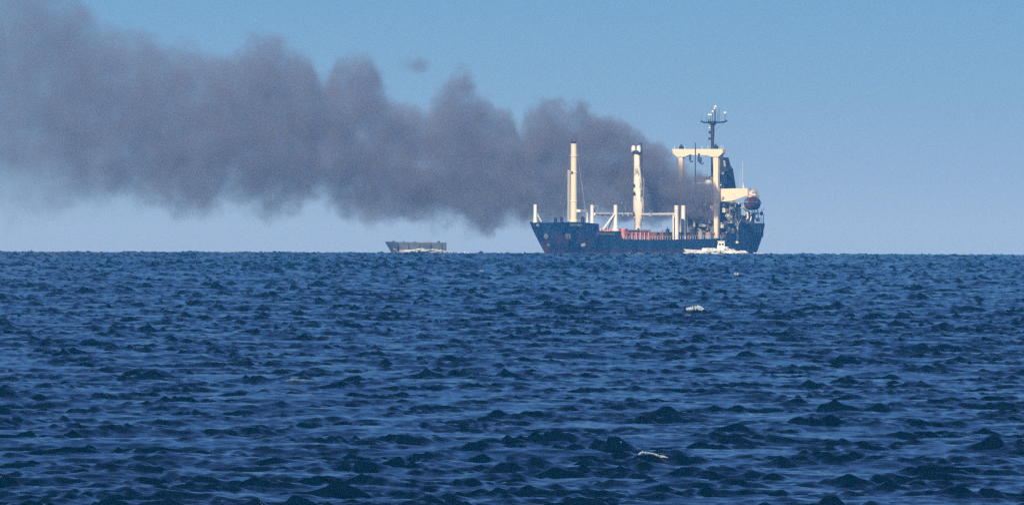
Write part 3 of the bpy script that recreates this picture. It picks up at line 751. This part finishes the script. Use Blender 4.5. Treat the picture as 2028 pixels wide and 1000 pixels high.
# ------------------------------------------------------------------ small boats
def boat_loft(L_, B, zs, rake, sheer):
    """simple hull: bow toward -x; zs keel and deck height"""
    mb = MB(); n = 9; fr = [0, .35, .7, 1.0]; vs = []; k = len(fr)
    N_ = 14
    for sgn in (1, -1):
        for i in range(N_):
            t = i / (N_ - 1)
            for f in fr:
                z = zs[0] + (zs[1] + sheer * (1 - t) ** 2.5 - zs[0]) * f
                x = L_ * t + rake * (1 - f) * (1 - t) ** 1.5
                b = B / 2 * (1 - (1 - min(1, t / .42)) ** 2.2) * (.62 + .38 * f)
                vs.append((x, sgn * max(b, .04), z))
    fs = []
    for s in range(2):
        for i in range(N_ - 1):
            for j in range(k - 1):
                b = (s * N_ + i) * k + j; fs.append((b, b + 1, b + k + 1, b + k))
    for i in range(N_ - 1):
        a = i * k + k - 1; b = (N_ + i) * k + k - 1; fs.append((a, b, b + k, a + k))
        a = i * k; b = (N_ + i) * k; fs.append((a, a + k, b + k, b))
    for j in range(k - 1):
        a = (N_ - 1) * k + j; b = (2 * N_ - 1) * k + j; fs.append((a, a + 1, b + 1, b))
        a = j; b = N_ * k + j; fs.append((a, b, b + 1, a + 1))
    mb.add(vs, fs); return mb
def foam_heap(name, pts, mat, origin, seed, label):
    """churned foam: many overlapping lumpy clots; pts are (x, y, z, size)"""
    r4 = random.Random(seed); mb = MB()
    for (x, y, z, s) in pts:
        for k in range(7):
            mb.ball((x + r4.gauss(0, s * .6), y + r4.gauss(0, s * .8), z + abs(r4.gauss(0, s * .25))), s * r4.uniform(.25, .55), 7, 4, (r4.uniform(.9, 1.8), 1, r4.uniform(.45, .8)))
    o = mb.build(name, mat, None, True); o.location = origin
    tag(o, label, 'sea foam', None, 'stuff'); return o

# grey boat on the horizon, hull half behind its own bow wave
D2 = 2225.0
d = ray(762, 500); X0 = d.x / d.y * D2; mp2 = D2 / F
gb = empty('grey_boat', (X0, D2, sea_z(D2)), 0)
tag(gb, 'low grey boat with a flat deck on the horizon left of the cargo ship', 'boat')
LB = 122 * mp2
boat_loft(LB, 4.8, (-.9, 4.0), 3.2, .35).build('hull', M['greyhull'], gb, True)
mb = MB(); mb.prism([(4.6, -2.36, .3), (7.6, -2.42, .3), (7.2, -2.42, 1.5), (5.2, -2.36, 1.7)], (0, .3, 0)); mb.build('rust_plate', M['rust'], gb)
mb = MB(); mb.box((LB * .70, 0, 4.25), (1.6, 1.6, .5)); mb.tube((LB * .745, 0, 4.0), (LB * .745, 0, 5.4), .12, n=6); mb.build('wheel_box', M['wallgrey'], gb)
mb = MB()
for k in range(12): mb.tube((1.0 + k * 1.7, -2.0, 3.9), (1.0 + k * 1.7, -2.0, 4.25), .06, n=5)
mb.build('rail', M['greyhull'], gb)
for (x, sx, sz, mt_) in ((3.0, 1.2, .5, 'greyhull'), (6.5, .7, .35, 'dark'), (10.2, 1.6, .3, 'greyhull'), (12.6, .5, .7, 'wallgrey'), (18.4, 1.0, .45, 'dark')):
    mb = MB(); mb.box((x, -.6, 4.05 + sz / 2), (sx, 1.2, sz)); mb.box((x + .2, -.6, 4.05 + sz), (sx * .4, .6, sz * .5)); mb.build('deck_gear', M[mt_], gb)
for x in (4.4, 8.2, 12.0, 15.8, 19.6):
    mb = MB(); mb.tube((x, -2.42, 1.7), (x, -2.42, 3.6), .16, n=6); mb.build('fender', M['dark'], gb)
pts = [(7.0 + k * .62, -2.9, .1 + 1.15 * math.sin(.5 + k / 22 * 2.4) * rng.uniform(.5, 1.3), .95) for k in range(23)] + [(3.6, -2.6, 1.5, .55), (4.2, -2.7, .8, .6), (3.2, -2.4, .3, .5), (1.5, -1.5, -.2, .5), (20.2, -2.3, 1.0, .6), (20.5, -1.5, .2, .8), (21.6, -1.2, .6, .6), (22.5, -1, 0, .6)] + [(23 + .7 * k, -1, .1 + .35 * rng.random(), .55) for k in range(8)]
foam_heap('bow_wave', pts, M['foam'], (X0, D2, sea_z(D2) + .1), 4, 'white bow wave and spray along the side of the low grey boat')

# white launch running beside the stern of the cargo ship
D3 = 2050.0
d = ray(1354, 500); X0 = d.x / d.y * D3; mp3 = D3 / F
wl = empty('white_launch', (X0, D3, sea_z(D3)), R(-6))
tag(wl, 'small white launch with a boxy wheelhouse running alongside the stern of the cargo ship', 'boat')
boat_loft(17.5, 4.4, (-.8, 1.35), 1.6, .55).build('hull', M['white'], wl, True)
mb = MB(); mb.box((8.0, 0, 1.75), (4.2, 3.0, .9)); cabn = mb.build('cabin', M['white'], wl)
mb = MB(); mb.prism([(10.4, -1.4, 1.3), (13.2, -1.4, 1.3), (12.9, -1.4, 4.3), (11.0, -1.4, 4.3)], (0, 2.8, 0)); wh = mb.build('wheelhouse', M['white'], wl)
mb = MB(); mb.box((11.9, 0, 4.38), (2.4, 3.2, .15)); mb.build('roof', M['white'], wh)
for k in range(2):
    mb = MB(); mb.box((11.5 + k * .9, -1.42, 3.4), (.6, .05, .6)); mb.build('window', M['glass'], wh)
mb = MB(); mb.tube((11.9, 0, 4.4), (11.9, 0, 5.6), .07, n=6); mb.build('light_mast', M['wallgrey'], wl)
pts = [(1.0 + k * .62, -3.1, .05 + .5 * rng.random() ** 2 + 1.1 * math.exp(-((k - 15) / 6) ** 2) * rng.random(), 1.0) for k in range(30)] + [(7.5 + k * .55, -2.4, .9 + 1.1 * rng.random() ** 1.5, .8) for k in range(14)] + [(14 + k * .4, -2.2, .4 + 1.2 * rng.random() * (1 - k / 10), .75) for k in range(9)] + [(17.5 + k * .75, -1.5 + .3 * math.sin(k), .1 + .5 * rng.random() ** 3, .5) for k in range(10)]
foam_heap('launch_wake', pts, M['foam'], (X0, D3, sea_z(D3) + .1), 9, 'white foam churned up by the launch beside the ship stern')

# ------------------------------------------------------------------ smoke
DSM = 2098.0                                   # the plume drifts left at the distance of its source amidships
SPX = DSM / F
TOP = [(1424, 372), (1408, 350), (1385, 330), (1340, 306), (1300, 285), (1265, 258), (1230, 245), (1200, 226), (1150, 200), (1130, 206), (1098, 186), (1062, 196), (1040, 222), (1030, 262), (1018, 214), (985, 198), (955, 180), (940, 150), (915, 133), (890, 148), (868, 184), (835, 206), (790, 198), (765, 172), (745, 122), (720, 102), (680, 100), (655, 122), (640, 148), (610, 108), (575, 74), (530, 60), (490, 72), (462, 102), (420, 98), (370, 82), (320, 62), (285, 48), (230, 40), (205, 28), (180, -10), (130, -60), (0, -110), (-300, -170), (-800, -230)]
BOT = [(1424, 420), (1400, 440), (1370, 446), (1330, 444), (1250, 440), (1150, 448), (1060, 460), (1000, 464), (930, 462), (890, 455), (850, 449), (800, 446), (740, 456), (700, 444), (660, 422), (620, 412), (590, 436), (550, 440), (500, 424), (440, 420), (400, 434), (300, 424), (230, 420), (170, 425), (140, 440), (100, 452), (60, 456), (0, 458), (-300, 450), (-800, 440)]
def px2xz(u, v):
    d = ray(u, v); t = DSM / d.y; return d.x * t, CH + d.z * t
X1 = px2xz(1424, 400)[0]; X0s = px2xz(-800, 400)[0]
ZLO, ZHI = -15.0, 130.0
def curve_pts(tab):
    r_ = []
    for (u, v) in tab:
        x, z = px2xz(u, v); r_.append(((x - X0s) / (X1 - X0s), (z - ZLO) / (ZHI - ZLO)))
    return sorted(r_)
TC, BC = curve_pts(TOP), curve_pts(BOT)
def yhalf(s):                                  # half thickness along the view, s = 1 at the source
    t = 1 - s
    return 7.5 + 58 * t ** .8
def smoke_mat():
    mt, n, N, K = nodes('smoke')
    out = N('ShaderNodeOutputMaterial')
    g = N('ShaderNodeNewGeometry')
    def noise(scale, detail, rough, col=False, vec=None, off=0):
        no = N('ShaderNodeTexNoise'); no.inputs['Scale'].default_value = scale; no.inputs['Detail'].default_value = detail; no.inputs['Roughness'].default_value = rough
        if off:
            va = N('ShaderNodeVectorMath'); va.operation = 'ADD'; va.inputs[1].default_value = (off, off * 1.7, off * .6); K(vec or g.outputs['Position'], va.inputs[0]); K(va.outputs[0], no.inputs['Vector'])
        else: K(vec or g.outputs['Position'], no.inputs['Vector'])
        return no.outputs[1] if col else no.outputs[0]
    def mth(op, a, b=None, c=None):
        q = N('ShaderNodeMath'); q.operation = op
        for i, v in enumerate((a, b, c)):
            if v is None: continue
            if isinstance(v, (int, float)): q.inputs[i].default_value = v
            else: K(v, q.inputs[i])
        return q.outputs[0]
    # billowing warp of the position
    wv = noise(.055, 2, .5, True)
    sb = N('ShaderNodeVectorMath'); sb.operation = 'SUBTRACT'; sb.inputs[1].default_value = (.5, .5, .5); K(wv, sb.inputs[0])
    sca = N('ShaderNodeVectorMath'); sca.operation = 'MULTIPLY'; sca.inputs[1].default_value = (6.5, 15, 6.5); K(sb.outputs[0], sca.inputs[0])
    ad = N('ShaderNodeVectorMath'); ad.operation = 'ADD'; K(g.outputs['Position'], ad.inputs[0]); K(sca.outputs[0], ad.inputs[1])
    sp = N('ShaderNodeSeparateXYZ'); K(ad.outputs[0], sp.inputs[0])
    s = mth('DIVIDE', mth('SUBTRACT', sp.outputs['X'], X0s), X1 - X0s)
    def fcurve(tab):
        q = N('ShaderNodeFloatCurve'); cv = q.mapping.curves[0]
        tab = [p for p in tab if 0 <= p[0] <= 1]
        cv.points[0].location = tab[0]; cv.points[1].location = tab[-1]
        for p in tab[1:-1]: cv.points.new(*p)
        q.mapping.use_clip = False; q.mapping.update(); K(s, q.inputs['Value']); return q.outputs[0]
    zt, zb = fcurve(TC), fcurve(BC)
    zn = mth('DIVIDE', mth('SUBTRACT', sp.outputs['Z'], ZLO), ZHI - ZLO)
    mid_ = mth('MULTIPLY', mth('ADD', zt, zb), .5); hf = mth('MULTIPLY', mth('SUBTRACT', zt, zb), .5)
    v = mth('DIVIDE', mth('SUBTRACT', zn, mid_), mth('MAXIMUM', hf, .005))
    t = mth('SUBTRACT', 1.0, s)
    yh = mth('MULTIPLY_ADD', mth('POWER', mth('MAXIMUM', t, 0.0), .8), 58, 7.5)
    w_ = mth('DIVIDE', mth('SUBTRACT', sp.outputs['Y'], mth('MULTIPLY_ADD', mth('POWER', mth('MAXIMUM', s, 0.0), 12.0), -4.0, DSM)), yh)
    r_ = mth('SQRT', mth('ADD', mth('POWER', mth('ABSOLUTE', v), 2.6), mth('POWER', w_, 2.0)))
    fb = noise(.11, 7, .70, off=31.0)
    f = mth('ADD', mth('SUBTRACT', 1.0, r_), mth('MULTIPLY', mth('SUBTRACT', fb, .515), 1.75))
    # a loose puff above the plume
    pxx, pzz = px2xz(820, 136)
    pv = N('ShaderNodeVectorMath'); pv.operation = 'SUBTRACT'; pv.inputs[1].default_value = (pxx, DSM, pzz); K(ad.outputs[0], pv.inputs[0])
    ps = N('ShaderNodeVectorMath'); ps.operation = 'DIVIDE'; ps.inputs[1].default_value = (6.5, 9, 4.2); K(pv.outputs[0], ps.inputs[0])
    pl = N('ShaderNodeVectorMath'); pl.operation = 'LENGTH'; K(ps.outputs[0], pl.inputs[0])
    f = mth('MAXIMUM', f, mth('MULTIPLY', mth('ADD', mth('SUBTRACT', 1.0, pl.outputs['Value']), mth('MULTIPLY', mth('SUBTRACT', fb, .5), 2.2)), .22))
    mr = N('ShaderNodeMapRange'); mr.interpolation_type = 'SMOOTHSTEP'; mr.inputs[1].default_value = 0; mr.inputs[2].default_value = .24; K(f, mr.inputs[0])
    # thinning downwind and toward the ragged lower left
    dn = N('ShaderNodeMapRange'); dn.inputs[1].default_value = .35; dn.inputs[2].default_value = 1; dn.inputs[3].default_value = .014; dn.inputs[4].default_value = .085; K(s, dn.inputs[0])
    pw = mth('ADD', mth('MAXIMUM', dn.outputs[0], .004), mth('MULTIPLY', mth('POWER', mth('MAXIMUM', s, 0.0), 16.0), .19))
    ed = N('ShaderNodeMapRange'); ed.inputs[1].default_value = 0; ed.inputs[2].default_value = .12; K(s, ed.inputs[0])
    n2 = noise(.10, 5, .62, vec=ad.outputs[0], off=77.0)
    m2 = N('ShaderNodeMapRange'); m2.inputs[1].default_value = .36; m2.inputs[2].default_value = .64; m2.inputs[3].default_value = .12; m2.inputs[4].default_value = 2.1; K(n2, m2.inputs[0]); m2.clamp = True
    den = mth('MULTIPLY', mth('MULTIPLY', mth('MULTIPLY', mr.outputs[0], pw), ed.outputs[0]), m2.outputs[0])
    la = N('ShaderNodeMapRange'); la.inputs[1].default_value = .455; la.inputs[2].default_value = .39; la.interpolation_type = 'SMOOTHSTEP'; K(s, la.inputs[0])
    lb_ = N('ShaderNodeMapRange'); lb_.inputs[1].default_value = px2xz(100, 300)[1]; lb_.inputs[2].default_value = px2xz(100, 372)[1]; lb_.interpolation_type = 'SMOOTHSTEP'; K(sp.outputs['Z'], lb_.inputs[0])
    den = mth('MULTIPLY', den, mth('SUBTRACT', 1.0, mth('MULTIPLY', mth('MULTIPLY', la.outputs[0], lb_.outputs[0]), .62)))
    vol = N('ShaderNodeVolumePrincipled')
    vol.inputs['Color'].default_value = (.465, .47, .555, 1); vol.inputs['Anisotropy'].default_value = .1
    K(den, vol.inputs['Density']); K(vol.outputs[0], out.inputs['Volume'])
    mt.cycles.volume_step_rate = .35 if hasattr(mt, 'cycles') else 1
    return mt
def build_smoke():
    mb = MB(); ns = 60; n = 16
    for i in range(ns):
        s = i / (ns - 1)
        zt = np.interp(s, [p[0] for p in TC], [p[1] for p in TC]) * (ZHI - ZLO) + ZLO
        zb = np.interp(s, [p[0] for p in BC], [p[1] for p in BC]) * (ZHI - ZLO) + ZLO
        # widest neighbours, so that the body never cuts the billows
        for ds in (-.045, -.03, -.02, -.01, .01, .02, .03, .045):
            zt = max(zt, np.interp(s + ds, [p[0] for p in TC], [p[1] for p in TC]) * (ZHI - ZLO) + ZLO)
            zb = min(zb, np.interp(s + ds, [p[0] for p in BC], [p[1] for p in BC]) * (ZHI - ZLO) + ZLO)
        pad = 3 + 6 * (1 - s) ** .5
        zc = (zt + zb) / 2; hz = (zt - zb) / 2 * 1.18 + pad; hy = yhalf(s) * 1.2 + pad + 5 * s ** 12
        zb_ = max(zc - hz, sea_z(DSM) + 1.5)
        x = X0s + s * (X1 - X0s)
        for k in range(n):
            g = 2 * math.pi * k / n; cx, sx = math.cos(g), math.sin(g)
            cx = math.copysign(abs(cx) ** .7, cx); sx = math.copysign(abs(sx) ** .7, sx)
            mb.v.append((x, DSM + hy * cx, max(zb_, zc + hz * sx)))
    mb.f = [(i * n + k, i * n + (k + 1) % n, (i + 1) * n + (k + 1) % n, (i + 1) * n + k) for i in range(ns - 1) for k in range(n)]
    mb.f += [tuple(range(n)), tuple(range((ns - 1) * n, ns * n))]
    o = mb.build('smoke_plume', smoke_mat(), None)
    tag(o, 'long dark grey smoke plume drifting left from the burning cargo ship', 'smoke', None, 'stuff')
build_smoke()

# ------------------------------------------------------------------ haze
def build_haze():
    mt, n, N, K = nodes('haze_air')
    out = N('ShaderNodeOutputMaterial'); vol = N('ShaderNodeVolumePrincipled')
    vol.inputs['Color'].default_value = (.09, .40, 1.0, 1); vol.inputs['Absorption Color'].default_value = (1, 1, 1, 1); vol.inputs['Density'].default_value = 0.00016; vol.inputs['Anisotropy'].default_value = -.15
    K(vol.outputs[0], out.inputs['Volume'])
    mb = MB(); zlo = sea_z(3700) - 3; mb.box((0, 0, (zlo + 150) / 2), (7600, 7600, 150 - zlo))
    o = mb.build('haze', mt); tag(o, 'pale blue haze over the sea', None, None, 'stuff')
build_haze()
